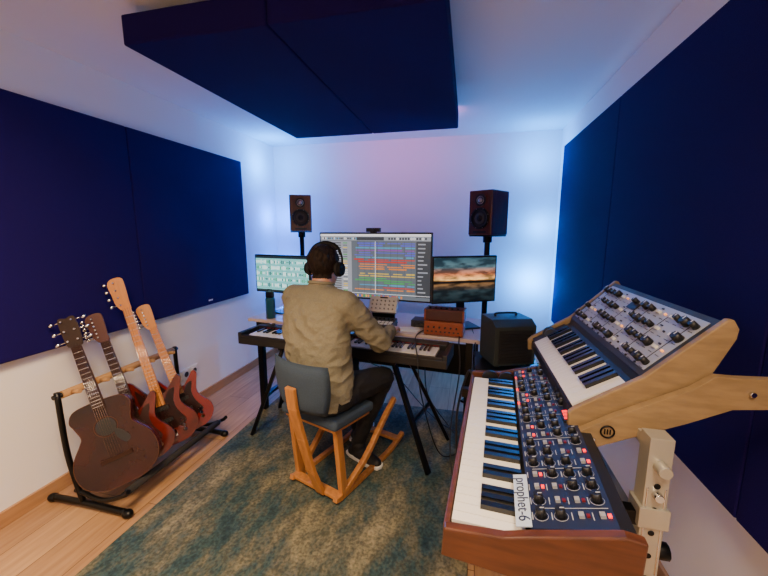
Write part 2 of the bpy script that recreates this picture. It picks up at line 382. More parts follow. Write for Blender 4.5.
g = group('computer_keyboard', D(.60, .335, DT)); b = MB(); b.box((0, 0, .006), (.28, .11, .012))
for r in range(5):
    for c in range(14): b.box((-.126+c*.0194, -.042+r*.021, .014), (.016, .017, .004), 1)
b.obj('keyboard_body', g, [STEEL, WHITEP], .001)
g = group('computer_mouse', TR(-.462, 2.285, DT, 5)); b = MB(); b.ell((0, 0, .004), (.03, .055, .026)); b.obj('mouse_shell', g, [mat('mouse_white', (225, 222, 218), .3)])
for v in bpy.data.objects['mouse_shell'].data.vertices: v.co.z = max(v.co.z, 0)

g = group('wooden_effects_unit', D(1.375, .345, DT)); b = MB()
b.box((0, 0, .05), (.25, .13, .09), 0); b.box((0, -.066, .05), (.235, .004, .075), 1)
b.box((0, .01, .135), (.24, .12, .07), 2); b.box((0, -.051, .135), (.23, .004, .055), 3)
for s in (-1, 1): b.box((s*.123, .01, .135), (.012, .125, .074), 0)
for i in range(6):
    b.cyl((-.095+i*.036, -.068, .06), (-.095+i*.036, -.080, .06), .006, m=4, n=14)
    b.cyl((-.095+i*.036, .0-.02, .17), (-.095+i*.036, -.02, .182), .008, m=4, n=14)
for i in range(8): b.box((-.1+i*.028, -.0685, .03), (.012, .004, .01), 4)
for x in (-.11, .11):
    for y in (-.05, .05): b.cyl((x, y, 0), (x, y, .006), .008, m=4)
b.box((0, .01, .098), (.2, .1, .006), 4)
b.obj('unit_body', g, [mat('orange_wood', (150, 72, 38), .4, var=.3, scale=6, stretch=(2, 12, 12)), mat('copper_panel', (142, 66, 38), .4, .1), mat('dark_red_case', (80, 26, 22), .45), mat('maroon_panel', (70, 30, 26), .5), BLACK, WHITEP], .002)

g = group('paper_notes', D(1.12, .36, DT)); b = MB(); b.box((0, 0, .001), (.15, .1, .002)); b.box((.01, .02, .003), (.13, .09, .002), 0, Matrix.Rotation(.3, 3, 'Z')); b.obj('sheets', g, [WHITEP])
g = group('audio_interface', D(1.20, .50, DT)); b = MB(); b.box((0, 0, .028), (.16, .12, .045)); b.box((0, -.061, .028), (.15, .003, .04), 1)
for i in range(4): b.cyl((-.055+i*.035, -.062, .03), (-.055+i*.035, -.074, .03), .010, m=2, n=14)
for x in (-.06, .06):
    for y in (-.04, .04): b.cyl((x, y, 0), (x, y, .006), .008, m=0)
b.obj('interface_body', g, [DARK, DARK, BLACK], .003)

g = group('side_table', TR(.235, 2.02, 0)); b = MB(); b.box((0, 0, .71), (.34, .30, .02))
for x in (-.15, .15):
    for y in (-.13, .13): b.bar((x, y, 0.0), (x, y, .70), .025, .025)
b.bar((-.15, -.13, .2), (.15, -.13, .2), .02, .02); b.bar((-.15, .13, .2), (.15, .13, .2), .02, .02)
b.obj('table_frame', g, [BLACKM], .002)
g = group('equipment_case', TR(.235, 2.04, .72, 20)); b = MB()
b.prism([(-.10, .01), (.10, .01), (.10, .255), (-.05, .255), (-.10, .225)], -.115, .115, lambda a, z, d: (d, a, z), 0)
b.box((0, -.102, .115), (.19, .006, .18), 1)
for i in range(9): b.box((0, -.1065, .04+i*.018), (.17, .004, .005), 2)
for x in (-.09, .09):
    for y in (-.08, .08): b.cyl((x, y, 0), (x, y, .012), .012, m=2)
b.tube(catmull([(-.06, .03, .255), (-.055, .03, .272), (.055, .03, .272), (.06, .03, .255)]), .006, 2)
b.obj('case_shell', g, [mat('grey_case', (44, 52, 50), .5, bump=.2, scale=200), mat('case_grille', (24, 26, 28), .6), BLACK], .008, 3)

# ------------------------------------------------------------ guitars and rack
g = group('guitar_rack', TR(0, 0, 0)); b = MB()
for y in (1.27, 2.02):
    b.tube(catmull([(-1.64, y, .025), (-1.9, y, .03), (-2.15, y, .025)]), .017, 0)
    b.tube(catmull([(-2.0, y, .64), (-1.99, y, .3), (-1.93, y, .03)]), .014, 0)
    b.tube(catmull([(-1.62, y, .15), (-1.66, y, .12), (-1.8, y, .07), (-1.97, y, .1)]), .012, 0)
    for x in (-1.645, -2.14): b.ell((x, y, .022), (.03, .024, .022), 0)
for x, z in ((-1.665, .12), (-1.93, .085)): b.cyl((x, 1.27, z), (x, 2.02, z), .012, m=0); b.cyl((x, 1.30, z), (x, 1.99, z), .019, m=1)
b.cyl((-2.0, 1.25, .62), (-2.0, 2.04, .62), .012, m=0); b.cyl((-2.0, 1.29, .62), (-2.0, 2.0, .62), .02, m=2)
for y in (1.33, 1.48, 1.63, 1.78, 1.94): b.cyl((-1.985, y, .62), (-1.93, y+.0, .63), .011, m=2)
b.obj('rack_frame', g, [BLACKM, mat('foam', (34, 32, 32), .95), mat('tan_foam', (168, 128, 84), .9)])

def guitar(name, B, Tp, nrm, kind, L, cols):
    B = V(B); z = (V(Tp)-B).normalized(); n = V(nrm); n = (n-z*n.dot(z)).normalized(); y = -n; x = y.cross(z).normalized()
    M = Matrix((x, y, z)).transposed().to_4x4(); M.translation = B
    g = group(name, M)
    top, side, neckm, guard, head = cols[:5]
    b = MB(); F = lambda a, c, d: (a, d, c)
    if kind == 'acoustic':
        pr = [(0, .0), (.10, .008), (.175, .06), (.20, .14), (.185, .22), (.135, .295), (.12, .33), (.135, .39), (.145, .43), (.12, .475), (.06, .49)]
        body = pr+[(-p[0], p[1]) for p in pr[::-1] if p[0] > 0]
        sc = .93; body = [(p[0]*sc, p[1]*sc) for p in body]
        body = [(p.x, p.y) for p in catmull([V((*p, 0)) for p in body], True, 5)]
        b.prism(body, -.05, .05, F, 1, 0)
        b.cyl((0, -.051, .315), (0, -.0515, .315), .045, m=5, n=30); b.torus((0, -.051, .315), (0, 1, 0), .052, .0015, 3)
        b.box((0, -.055, .145), (.14, .01, .022), 6); zs = .155; fz = -.055; nj = .44
        gp = [(.03, .29), (.06, .27), (.085, .22), (.06, .2), (.03, .245)]
        b.prism([(p.x, p.y) for p in catmull([V((*p, 0)) for p in gp], True, 4)], -.051, -.0525, F, 5)
        b.tube([V((p[0]*1.0, -.0495, p[1])) for p in body], .002, 3, 6, True)
    else:
        k = 1.0 if kind == 'bass' else .92
        pr = [(0, 0), (.10, .01), (.162, .07), (.165, .14), (.122, .21), (.108, .26), (.125, .32), (.148, .385), (.128, .41), (.09, .375), (.05, .335), (.03, .33),
              (-.03, .33), (-.05, .35), (-.08, .40), (-.11, .45), (-.138, .452), (-.145, .40), (-.12, .33), (-.106, .26), (-.13, .20), (-.166, .13), (-.155, .06), (-.10, .01)]
        body = [(p.x*k, p.y*k) for p in catmull([V((*p, 0)) for p in pr], True, 4)]
        b.prism(body, -.021, .021, F, 1, 0)
        gp = [(.0, .10), (.06, .10), (.11, .12), (.08, .2), (.075, .27), (.1, .34), (.06, .33), (.03, .29), (-.03, .29), (-.07, .35), (-.1, .4), (-.095, .3), (-.07, .22), (-.04, .15)]
        b.prism([(p.x*k, p.y*k) for p in catmull([V((*p, 0)) for p in gp], True, 3)], -.021, -.0235, F, 3)
        b.box((0, -.027, .07*k), (.08, .012, .04), 4); b.box((0, -.028, .16*k), (.085, .012, .022), 5); b.box((0, -.028, .24*k), (.085, .012, .022), 5)
        for i in range(3): b.cyl((.08*k, -.023, (.07+.03*i)*k), (.09*k, -.04, (.07+.03*i)*k), .009, m=4, n=12)
        zs = .07; fz = -.03; nj = .29
    hl = .17 if kind != 'bass' else .2
    zn = L-hl
    vs = []
    for zz, hw, in ((nj, .028), (zn, .021)): vs += [(-hw, fz+.02, zz), (-hw, fz+.006, zz), (hw, fz+.006, zz), (hw, fz+.02, zz), (hw*.5, fz+.03, zz), (-hw*.5, fz+.03, zz)]
    b.add(vs, [(5, 4, 3, 2, 1, 0), (6, 7, 8, 9, 10, 11)]+[(i, (i+1) % 6, 6+(i+1) % 6, 6+i) for i in range(6)], 2)
    fb = [(-.028, nj-.03), (.028, nj-.03), (.021, zn), (-.021, zn)]
    b.prism(fb, fz+.006, fz, F, 6)
    for i in range(1, 20):
        zz = zn-(zn-zs)*(1-2**(-i/12.0))
        if zz < nj-.02: break
        b.box((0, fz-.0005, zz), (.046, .002, .002), 4)
        if i in (3, 5, 7, 9, 12, 15): b.cyl((0, fz, zz+.012), (0, fz-.0006, zz+.012), .003, m=3, n=8)
    if kind == 'acoustic': hp = [(-.022, 0), (.022, 0), (.036, .03), (.038, .15), (.02, .165), (0, .158), (-.02, .165), (-.038, .15), (-.036, .03)]
    else: hp = [(-.021, 0), (.021, 0), (.024, .04), (.03, hl*.8), (.02, hl), (-.03, hl*1.0), (-.055, hl*.85), (-.05, hl*.5), (-.045, .04)]
    b.prism([(p.x, p.y+zn) for p in catmull([V((*p, 0)) for p in hp], True, 3)], fz+.02, fz+.006, F, 7)
    npeg = 3 if kind == 'acoustic' else (4 if kind == 'bass' else 6)
    for i in range(npeg):
        for s in ((-1, 1) if kind == 'acoustic' else (-1,)):
            zz = zn+.035+(hl-.06)*i/(npeg-1 if npeg > 1 else 1); xx = s*.022
            b.cyl((xx, fz+.006, zz), (xx, fz-.006, zz), .005, m=4, n=10)
            b.cyl((xx, fz+.013, zz), (s*.066, fz+.013, zz), .003, m=4, n=8); b.ell((s*.072, fz+.013, zz), (.012, .005, .010), 4, nu=10, nv=6)
    ns = 4 if kind == 'bass' else 6
    for i in range(ns):
        t = (i/(ns-1)-.5); b.cyl((t*.055, fz-.006, zs), (t*.034, fz-.003, zn+.01), .0006 if ns == 6 else .0012, m=4, n=6)
    b.obj('guitar_body', g, [top, side, neckm, guard, CHROME, BLACK, cols[5] if len(cols) > 5 else mat('rosewood_board', (46, 24, 16), .5, spec=.2), head])
SB = mat('dark_sunburst', (58, 20, 10), .2, rgb2=(24, 9, 6), scale=3, spec=.4)
MAH = mat('mahogany_side', (66, 21, 12), .25, var=.3, scale=4, spec=.4)
RB = mat('cherry_red', (126, 20, 12), .2, var=.3, scale=3, spec=.5, coat=.25)
RB2 = mat('red_burst', (116, 28, 14), .2, rgb2=(36, 8, 6), scale=4, spec=.5, coat=.25)
DN = mat('dark_neck', (84, 38, 22), .4, spec=.3)
NR = (.62, -.78, .25)
TORT = mat('tortoiseshell', (40, 12, 10), .3, var=.5, scale=30, spec=.3)
guitar('acoustic_guitar', (-1.73, 1.37, .125), (-2.09, 1.44, .96), NR, 'acoustic', .94, (SB, MAH, DN, mat('aged_binding', (80, 50, 34), .5, spec=.2), mat('dark_headstock', (40, 22, 16), .4, spec=.3)))
guitar('electric_guitar', (-1.76, 1.535, .125), (-2.08, 1.58, .94), NR, 'electric', .91, (RB2, MAH, DN, mat('maroon_guard', (44, 14, 10), .4), mat('dark_red_headstock', (70, 24, 16), .4)))
guitar('bass_guitar', (-1.755, 1.70, .125), (-2.09, 1.74, 1.13), NR, 'bass', 1.09, (RB2, RB2, MAPLE, TORT, MAPLE, MAPLE))
guitar('electric_guitar', (-1.755, 1.87, .125), (-2.09, 1.91, .93), NR, 'electric', .90, (RB, RB, MAPLE, TORT, MAPLE, MAPLE))

# ------------------------------------------------------------ large synth (long axis along the right wall)
g = group('analog_synthesizer', TR(.047, 1.406, .845, -94.5))
LW = .81
b = MB()
b.prism([(0.0, .0), (.308, 0), (.308, .107), (.285, .107), (.155, .072), (.15, .055), (.135, .035), (0, .035)], .02, LW-.02, lambda a, z, d: (d, a, z), 0)
b.obj('chassis', g, [BLACK], .001)
b = MB()
for d0, d1 in ((0, .02), (LW-.02, LW)):
    b.prism([(-.012, -.008), (.312, -.03), (.316, .112), (.285, .116), (.15, .078), (.10, .062), (-.008, .052)], d0, d1, lambda a, z, d: (d, a, z), 0)
b.box((LW/2, -.006, .022), (LW-.04, .012, .04), 0)
b.obj('walnut_end_cheeks', g, [WALNUT], .003)
b = MB(TR(.075, .004, .036)); keys(b, 29, (LW-.10)/29, .135, 0, 0, 1, h=.018); b.obj('keys', g, [WHITEK, BLACKK])
b = MB(); b.cyl((.038, .06, .045), (.058, .06, .045), .03, m=0); b.cyl((.038, .12, .045), (.058, .12, .045), .03, m=0); b.obj('pitch_and_mod_wheels', g, [BLACK])
sl = math.atan2(.107-.072, .285-.15); PM = Matrix.Translation((0, .147, .0725)) @ Matrix.Rotation(sl, 4, 'X')
b = MB(PM); PN = mat('navy_synth_panel', (28, 36, 64), .45)
b.box((LW/2, .070, .001), (LW-.045, .142, .003), 0)
for i in range(19):
    x = .045+i*.0396
    for j in range(4):
        y = .020+j*.034
        if j == 3 and 8 <= i <= 10: continue
        if (i*7+j*3) % 5 in (0, 2):
            lit = (i*3+j) % 3 == 0
            b.box((x, y, .005), (.011, .009, .007), 2); b.box((x, y+.011, .004), (.007, .006, .004), 3 if lit else 6)
        else:
            knob(b, x, y, .002, .0095, .018, 1, 4)
            b.torus((x, y, .003), (0, 0, 1), .0122, .0004, 4, 16)
        b.box((x, y-.0155, .0028), (.018, .0016, .001), 4)
    if i % 3 == 2: b.box((x+.0198, .075, .0028), (.0010, .12, .001), 4)
b.box((.40, .122, .005), (.06, .022, .008), 5)
for i in range(3): b.box((.38+i*.018, .122, .0092), (.012, .014, .001), 3)
for i in range(12): b.box((.1+i*.02, .004, .005), (.012, .006, .006), 3 if i % 5 == 0 else 2)
b.obj('control_panel', g, [PN, BLACK, mat('grey_button', (150, 150, 155), .5), RED, mat('panel_print', (170, 172, 180), .6), BLACK, DRED])
b = MB(PM); b.box((LW-.095, -.012, .006), (.145, .028, .002)); b.obj('label_sticker', g, [mat('sticker_white', (190, 205, 225), .5)])
tx = bpy.data.curves.new('synth_name', 'FONT'); tx.body = 'prophet-6'; tx.size = .030; tx.align_x = 'CENTER'; tx.align_y = 'CENTER'; tx.extrude = .0004
to = bpy.data.objects.new('synth_name', tx); bpy.context.scene.collection.objects.link(to)
dg = bpy.context.evaluated_depsgraph_get(); me = bpy.data.meshes.new_from_object(to.evaluated_get(dg)); bpy.data.objects.remove(to)
to = bpy.data.objects.new('name_lettering', me); bpy.context.scene.collection.objects.link(to); me.materials.clear(); me.materials.append(PN)
to.parent = g; to.matrix_local = PM @ Matrix.Translation((LW-.095, -.011, .0075))

# ------------------------------------------------------------ upper synth
MO = Matrix.Translation((.285, 1.60, .985)) @ Matrix.Rotation(-PI/2, 4, 'Z')
g = group('keyboard_synthesizer', MO); ML = .66
b = MB()
sec = [(.0, -.035), (.24, .065), (.28, .15), (.314, .225), (.31, .25), (.30, .258), (.148, .105), (.142, .085), (.0, -.005)]
b.prism(sec, .018, ML-.018, lambda a, z, d: (d, a, z), 0); b.obj('chassis', g, [BLACK], .001)
TAN = mat('ash_wood_cheek', (156, 128, 88), .45, var=.25, scale=5, stretch=(3, 3, 12))
b = MB()
ck = [(-.012, -.045), (.02, -.038), (.248, .058), (.288, .145), (.320, .222), (.322, .245), (.310, .266), (.298, .266), (.146, .114), (.0, .016), (-.015, .0)]
for d0, d1 in ((0, .018), (ML-.018, ML)): b.prism(ck, d0, d1, lambda a, z, d: (d, a, z), 0)
b.obj('wood_end_cheeks', g, [TAN, BLACK], .003)
ks = math.atan2(.085, .142)
KM = Matrix.Translation((0, .0, -.006)) @ Matrix.Rotation(ks, 4, 'X')
b = MB(KM @ Matrix.Translation((.095, .008, .002))); keys(b, 22, (ML-.12)/22, .14, 0, 0, 1, h=.018); b.obj('keys', g, [WHITEK, BLACKK])
b = MB(KM); b.box((.055, .08, .006), (.07, .14, .012)); b.cyl((.03, .08, .006), (.045, .08, .006), .028, m=1); b.cyl((.062, .08, .006), (.077, .08, .006), .028, m=1); b.obj('performance_wheels', g, [BLACK, DARK])
ps = math.atan2(.258-.105, .30-.148); PL = math.hypot(.153, .152)
PM = Matrix.Translation((0, .147, .1055)) @ Matrix.Rotation(ps, 4, 'X')
b = MB(PM); b.box((ML/2, PL/2, .001), (ML-.04, PL-.004, .004), 5); b.box((ML/2, PL/2, .003), (ML-.07, PL-.035, .003), 0)
for i in range(17):
    x = .052+i*.0348
    for j in range(4):
        y = .036+j*.046
        h_ = (i*5+j*3) % 7
        if h_ in (1, 4): b.box((x, y, .007), (.015, .009, .007), 4); b.box((x, y+.013, .0055), (.010, .004, .003), 1)
        elif h_ == 6 or (i == 8 and j > 1): b.cyl((x, y, .004), (x, y, .009), .003, m=3 if j % 2 else 1, n=8)
        else:
            knob(b, x, y, .004, .0092 if (i+j) % 3 else .0125, .02, 1, 2)
        b.box((x, y-.017, .005), (.016, .0015, .001), 1)
    if i % 3 == 0: b.box((x+.0174, PL/2, .005), (.0015, .15, .001), 1)
b.box((.30, .158, .006), (.055, .028, .005), 1)
for i in range(10): b.cyl((.08+i*.055, .020, .004), (.08+i*.055, .020, .008), .003, m=1, n=8)
b.obj('control_panel', g, [mat('silver_panel', (176, 180, 188), .4, .1), BLACK, WHITEP, mat('amber_led', (255, 150, 60), .4, emis=2), mat('ivory_button', (235, 232, 220), .4), DARK])

# two-tier stand
CX = .437
g = group('synthesizer_stand', Matrix()); b = MB()
for y in (.865, 1.42):
    b.bar((CX, y, .0), (CX, y, .995), .048, .045, 0, up=(0, 1, 0))
    b.bar((CX, y, .05), (.0, y, .05), .05, .04, 0); b.bar((CX, y, .05), (.74, y, .05), .05, .04, 0)
    b.bar((.46, y, .785), (-.0, y, .795), .03, .035, 1)
    b.bar((.44, y, .74), (.30, y, .60), .025, .025, 0)
    b.box((CX, y, .80), (.062, .058, .05), 0)
    b.bar((.33, y+.075, .935), (.53, y+.075, 1.012), .03, .016, 1)
    b.bar((CX, y, .965), (CX, y+.08, .965), .04, .03, 0)
    b.cyl((CX, y-.022, .93), (CX, y-.05, .93), .014, m=0, n=10)
    for k in range(14): b.cyl((CX, y-.022, .1+k*.06), (CX, y-.0245, .1+k*.06), .007, m=1, n=12)
    b.box((CX-.018, y-.023, .45), (.004, .003, .85), 2); b.box((CX+.018, y-.023, .45), (.004, .003, .85), 2)
    b.cyl((CX+.024, y, .70), (CX+.05, y, .70), .020, m=1, n=10); b.cyl((CX, y-.023, .86), (CX, y-.04, .86), .010, m=2, n=10)
b.bar((CX, .865, .35), (CX, 1.42, .35), .05, .03, 0); b.bar((CX, .865, .7), (CX, 1.42, .7), .05, .03, 0)
pl = [(.292, .955), (.300, .925), (.335, .918), (.52, 1.005), (.60, 1.048), (.775, 1.070), (.775, 1.132), (.60, 1.124), (.56, 1.125), (.52, 1.09), (.36, 1.0)]
b.prism(pl, .912, .932, lambda a, z, d: (a, d, z), 3, sm=False)
b.torus((.352, .910, .962), (0, 1, 0), .015, .0022, 1, 24)
for dx in (-.006, 0, .006): b.bar((.352+dx, .910, .955), (.352+dx, .910, .969), .003, .003, 1)
b.cyl((.322, .913, .938), (.322, .906, .938), .005, m=2, n=6); b.cyl((.63, .913, 1.09), (.63, .905, 1.09), .007, m=2, n=6)
b.obj('stand_frame', g, [CREAM, BLACKM, CHROME, TAN], .002)

# cables
def cable(name, pts, r=.004, m=BLACK):
    g = group(name, Matrix()); b = MB(); b.tube(catmull(pts, n=8), r, 0, 8); b.obj('cable_run', g, [m])
cable('audio_cable', [(-.02, 2.5, .785), (-.03, 2.17, .78), (-.02, 2.10, .6), (-.06, 2.0, .25), (-.02, 1.85, .03), (.1, 1.7, .016), (.25, 1.5, .016)])
cable('audio_cable', [(.05, 2.5, .785), (.07, 2.12, .74), (.03, 1.84, .5), (.0, 1.8, .2), (.06, 1.6, .02), (.3, 1.5, .016)])
cable('audio_cable', [(-.25, 2.40, .785), (-.30, 2.18, .785), (-.26, 1.95, .74), (-.22, 1.9, .5), (-.12, 2.02, .1), (.02, 2.2, .016)])
cable('power_cable', [(.05, 1.41, .85), (.02, 1.46, .86), (-.02, 1.5, .6), (.03, 1.55, .2), (.2, 1.6, .012)], .005)
cable('power_cable', [(-.35, 2.86, .74), (-.3, 2.7, .45), (-.25, 2.5, .25), (-.1, 2.45, .06), (.0, 2.35, .02), (.1, 2.4, .012)], .004)
cable('power_cable', [(-.9, 2.9, .74), (-.8, 2.75, .4), (-.55, 2.7, .3), (-.3, 2.6, .1), (-.15, 2.5, .03), (-.02, 2.42, .02)], .004)

# ------------------------------------------------------------ kneeling chair
HX, HY = -.745, 1.71; HR = -20
CM = TR(HX, HY, 0, HR)
FAB = mat('slate_fabric', (54, 70, 88), .9, var=.2, scale=200, bump=.2)
g = group('kneeling_chair', CM)
def padbox(name, c, z, R=None, m=FAB, bev=.02):
    b = MB(); b.box(c, z, 0, R); return b.obj(name, g, [m], bev, 4)
Rx = lambda a: Matrix.Rotation(math.radians(a), 3, 'X')
padbox('seat_cushion', (0, .04, .475), (.40, .34, .055), Rx(-4)); padbox('seat_board', (0, .04, .437), (.36, .30, .018), Rx(-4), BEECH, .004)
def backrest(b, x0, y0, th, w, z0, z1, curve):
    n = 14; m_ = 8; fr = []; bk = []
    for j in range(m_+1):
        tz = j/m_; z = z0+(z1-z0)*tz; ww = w*(1-.10*(1-math.sin(PI*min(1, .25+tz*.7)))-.22*(1-tz)**2)
        for i in range(n+1):
            s_ = i/n*2-1; x = x0+ww/2*s_; y = y0+curve*s_*s_-.02*tz
            e_ = (1-abs(s_)**6)*(1-abs(2*tz-1)**6)
            fr.append((x, y+th/2*e_, z)); bk.append((x, y-th/2*e_, z))
    N = len(fr); q = lambda j, i: j*(n+1)+i
    fs = [(q(j, i), q(j, i+1), q(j+1, i+1), q(j+1, i)) for j in range(m_) for i in range(n)]
    fs += [tuple(N+a for a in f[::-1]) for f in fs]
    rim = [q(0, i) for i in range(n+1)]+[q(j, n) for j in range(1, m_+1)]+[q(m_, i) for i in range(n-1, -1, -1)]+[q(j, 0) for j in range(m_-1, 0, -1)]
    fs += [(rim[k], rim[(k+1) % len(rim)], N+rim[(k+1) % len(rim)], N+rim[k]) for k in range(len(rim))]
    b.add(fr+bk, fs, 0, True)
b = MB(); backrest(b, .03, -.205, .05, .40, .56, .825, .04); b.obj('backrest', g, [FAB])
b = MB(); bx = .035
for p, q_ in zip([(bx, -.258, .71), (bx, -.246, .6), (bx, -.20, .42), (bx, -.14, .2)], [(bx, -.246, .6), (bx, -.20, .42), (bx, -.14, .2), (bx, -.075, .03)]): b.bar(p, q_, .06, .022, 0, up=(0, 1, 0))
for s in (-1, 1):
    x = s*.165-.015
    b.bar((x, -.02, .03), (x, -.06, .44), .03, .045, 0, up=(0, 1, 0))
    pts = catmull([(x, -.09, .042), (x, -.03, .028), (x, .2, .026), (x, .45, .03), (x, .62, .07)], n=5)
    for p, q_ in zip(pts[:-1], pts[1:]): b.bar(p, q_, .03, .028, 0)
    pts = catmull([(x+s*.0, -.03, .04), (x+s*.02, .15, .15), (x+s*.03, .33, .31), (x+s*.03, .46, .40)], n=5)
    for p, q_ in zip(pts[:-1], pts[1:]): b.bar(p, q_, .03, .032, 0)
for y, z in ((-.055, .04), (.56, .055)): b.bar((-.19, y, z), (.165, y, z), .05, .022, 0)
b.bar((-.18, -.05, .422), (.155, -.05, .422), .04, .022); b.bar((-.18, .17, .412), (.155, .17, .412), .04, .022)
b.obj('bent_wood_frame', g, [BEECH], .004)

# ------------------------------------------------------------ person
def L(x, y, z): return CM @ V((x, y, z))
pg = group('seated_person', CM)
SW, PA, SK, HA, SH = 0, 1, 2, 3, 4
prims = []; b = MB()
def cp(p0, p1, r0, r1, t, geo=True):
    p0 = V(p0); p1 = V(p1); prims.append((p0, p1, r0, r1, t))
    if geo: b.cap(p0, p1, r0, r1)
rings = [(0, -.0, .515, .165, .115), (0, 0, .545, .195, .145), (-.005, -.005, .60, .198, .150), (-.01, -.005, .68, .192, .140), (-.025, -.0, .78, .195, .13), (-.045, .01, .88, .205, .13),
         (-.062, .03, .97, .212, .13), (-.07, .05, 1.04, .212, .12), (-.075, .065, 1.09, .19, .10), (-.078, .08, 1.125, .13, .08), (-.082, .09, 1.15, .078, .068), (-.084, .095, 1.165, .06, .058)]
vs = []; n = 32
for cx, cy, cz, hw, hd in rings:
    for i in range(n):
        a = 2*PI*i/n; c_, s_ = math.cos(a), math.sin(a); e = .85
        vs.append(L(cx+hw*math.copysign(abs(c_)**e, c_), cy+hd*math.copysign(abs(s_)**e, s_), cz))
fs = [(j*n+i, j*n+(i+1) % n, (j+1)*n+(i+1) % n, (j+1)*n+i) for j in range(len(rings)-1) for i in range(n)]+[list(range(n))[::-1], list(range((len(rings)-1)*n, len(rings)*n))]
b.add(vs, fs)
cp(L(0, 0, .62), L(-.06, .05, 1.03), .16, .15, SW, False); cp(L(-.15, 0, .62), L(-.18, .05, 1.03), .05, .05, SW, False); cp(L(.15, 0, .62), L(.08, .05, 1.03), .05, .05, SW, False)
SR = L(.115, .065, 1.07); SLf = L(-.262, .07, 1.07)
ER = L(.215, .25, .835); EL = L(-.35, .22, .83); WR = L(.14, .475, .832); WL = L(-.24, .44, .835)
cp(SR, ER, .075, .062, SW); cp(SLf, EL, .075, .062, SW)
cp(ER, WR, .060, .037, SW); cp(EL, WL, .060, .037, SW)
cp(L(.0, .06, 1.08), SR, .075, .072, SW); cp(L(-.15, .06, 1.08), SLf, .075, .072, SW)
cp(L(-.08, .09, 1.11), L(-.095, .125, 1.20), .060, .055, SK)
HRp = L(.095, .03, .59); KR = V((-.478, 2.03, .555)); AR = V((-.64, 2.0, .115))
cp(HRp, KR, .098, .068, PA); cp(KR, AR, .066, .042, PA)
HLp = L(-.095, .03, .59); KL = L(-.15, .42, .56); AL = L(-.13, .47, .11)
cp(HLp, KL, .098, .068, PA); cp(KL, AL, .066, .042, PA)
HM = Matrix.Translation(L(-.10, .15, 1.25)) @ Matrix.Rotation(math.radians(-8), 4, 'Z') @ Matrix.Rotation(math.radians(-8), 4, 'X')
R3 = HM.to_3x3()
def he(c, r): b.ell(HM @ V(c), r, 0, R3, 24, 16)
he((0, -.010, .022), (.076, .096, .09)); he((0, .03, -.045), (.060, .068, .075)); he((0, .062, -.092), (.032, .03, .024))
he((0, -.018, .030), (.083, .102, .092)); he((0, .094, -.066), (.022, .010, .008)); he((0, .088, .018), (.05, .012, .012))
for s in (-1, 1): he((s*.08, -.002, -.018), (.010, .02, .032)); he((s*.045, .06, -.03), (.022, .03, .025))
cp(HM @ V((0, .088, .005)), HM @ V((0, .110, -.032)), .007, .012, SK)
prims.append((HM @ V((0, 0, -.03)), HM @ V((0, 0, .03)), .08, .085, 9))
def shoe(heel, toe):
    heel = V(heel); toe = V(toe); d = (toe-heel).normalized()
    cp(heel+V((0, 0, .045)), toe+V((0, 0, .034)), .040, .034, SH); cp(heel+d*.05+V((0, 0, .05)), toe-d*.02+V((0, 0, .03)), .045, .042, SH)
    cp(heel+d*.02+V((0, 0, .055)), heel+d*.05+V((0, 0, .10)), .042, .042, SH)
    sx = MB(); pr = []
    pe = V((-d.y, d.x, 0)); LL = (toe-heel).length
    for t, w in ((-.05, .0), (-.046, .030), (0, .043), (.3, .045), (.7, .050), (.95, .046), (1.17, .028), (1.21, 0)): pr.append((t*LL if t > 0 else t, w))
    pl = [heel+d*t+pe*w for t, w in pr]+[heel+d*t-pe*w for t, w in pr[-2:0:-1]]
    sx.prism([(p.x, p.y) for p in pl], .012, .034, lambda a, c, z: (a, c, z), 0); return sx
s1 = shoe((-.672, 2.015, .0), (-.50, 1.93, .0)); s2 = shoe(L(-.13, .46, 0), L(-.15, .64, 0))
o = b.obj('tmp', None, [BLACK], fix=False)
md = o.modifiers.new('r', 'REMESH'); md.mode = 'VOXEL'; md.voxel_size = .005
md = o.modifiers.new('s', 'SMOOTH'); md.factor = .5; md.iterations = 6
dg = bpy.context.evaluated_depsgraph_get(); me = bpy.data.meshes.new_from_object(o.evaluated_get(dg)); bpy.data.objects.remove(o)
nv = len(me.vertices); co = np.empty(nv*3); me.vertices.foreach_get('co', co); co = co.reshape(-1, 3)
nr = np.empty(nv*3); me.vertices.foreach_get('normal', nr); nr = nr.reshape(-1, 3)
def tags(pts):
    best = np.full(len(pts), 1e9); tg = np.zeros(len(pts), int)
    for p0, p1, r0, r1, t in prims:
        a = np.array(p0); d = np.array(p1)-a; tt = np.clip(((pts-a)@d)/max(d@d, 1e-9), 0, 1)
        dist = np.linalg.norm(pts-(a+tt[:, None]*d), axis=1)-(r0+(r1-r0)*tt)
        m_ = dist < best; best[m_] = dist[m_]; tg[m_] = t
    return tg
tv = tags(co)
CI = np.array(CM.inverted()); loc = co@CI[:3, :3].T+CI[:3, 3]
HI = np.array(HM.inverted()); hv = co@HI[:3, :3].T+HI[:3, 3]
def is_head(h, l): return (h[:, 2] > -.125) & (np.abs(h[:, 0]) < .11) & (np.abs(h[:, 1]) < .13) & (l[:, 2] > 1.165)
def is_hair(h): return ((h[:, 2] > .045) & (h[:, 1] < .088)) | ((h[:, 1] < -.012) & (h[:, 2] > -.068)) | ((h[:, 1] < .02) & (h[:, 2] > .0))
hairv = is_head(hv, loc) & is_hair(hv)
disp = np.zeros(nv)
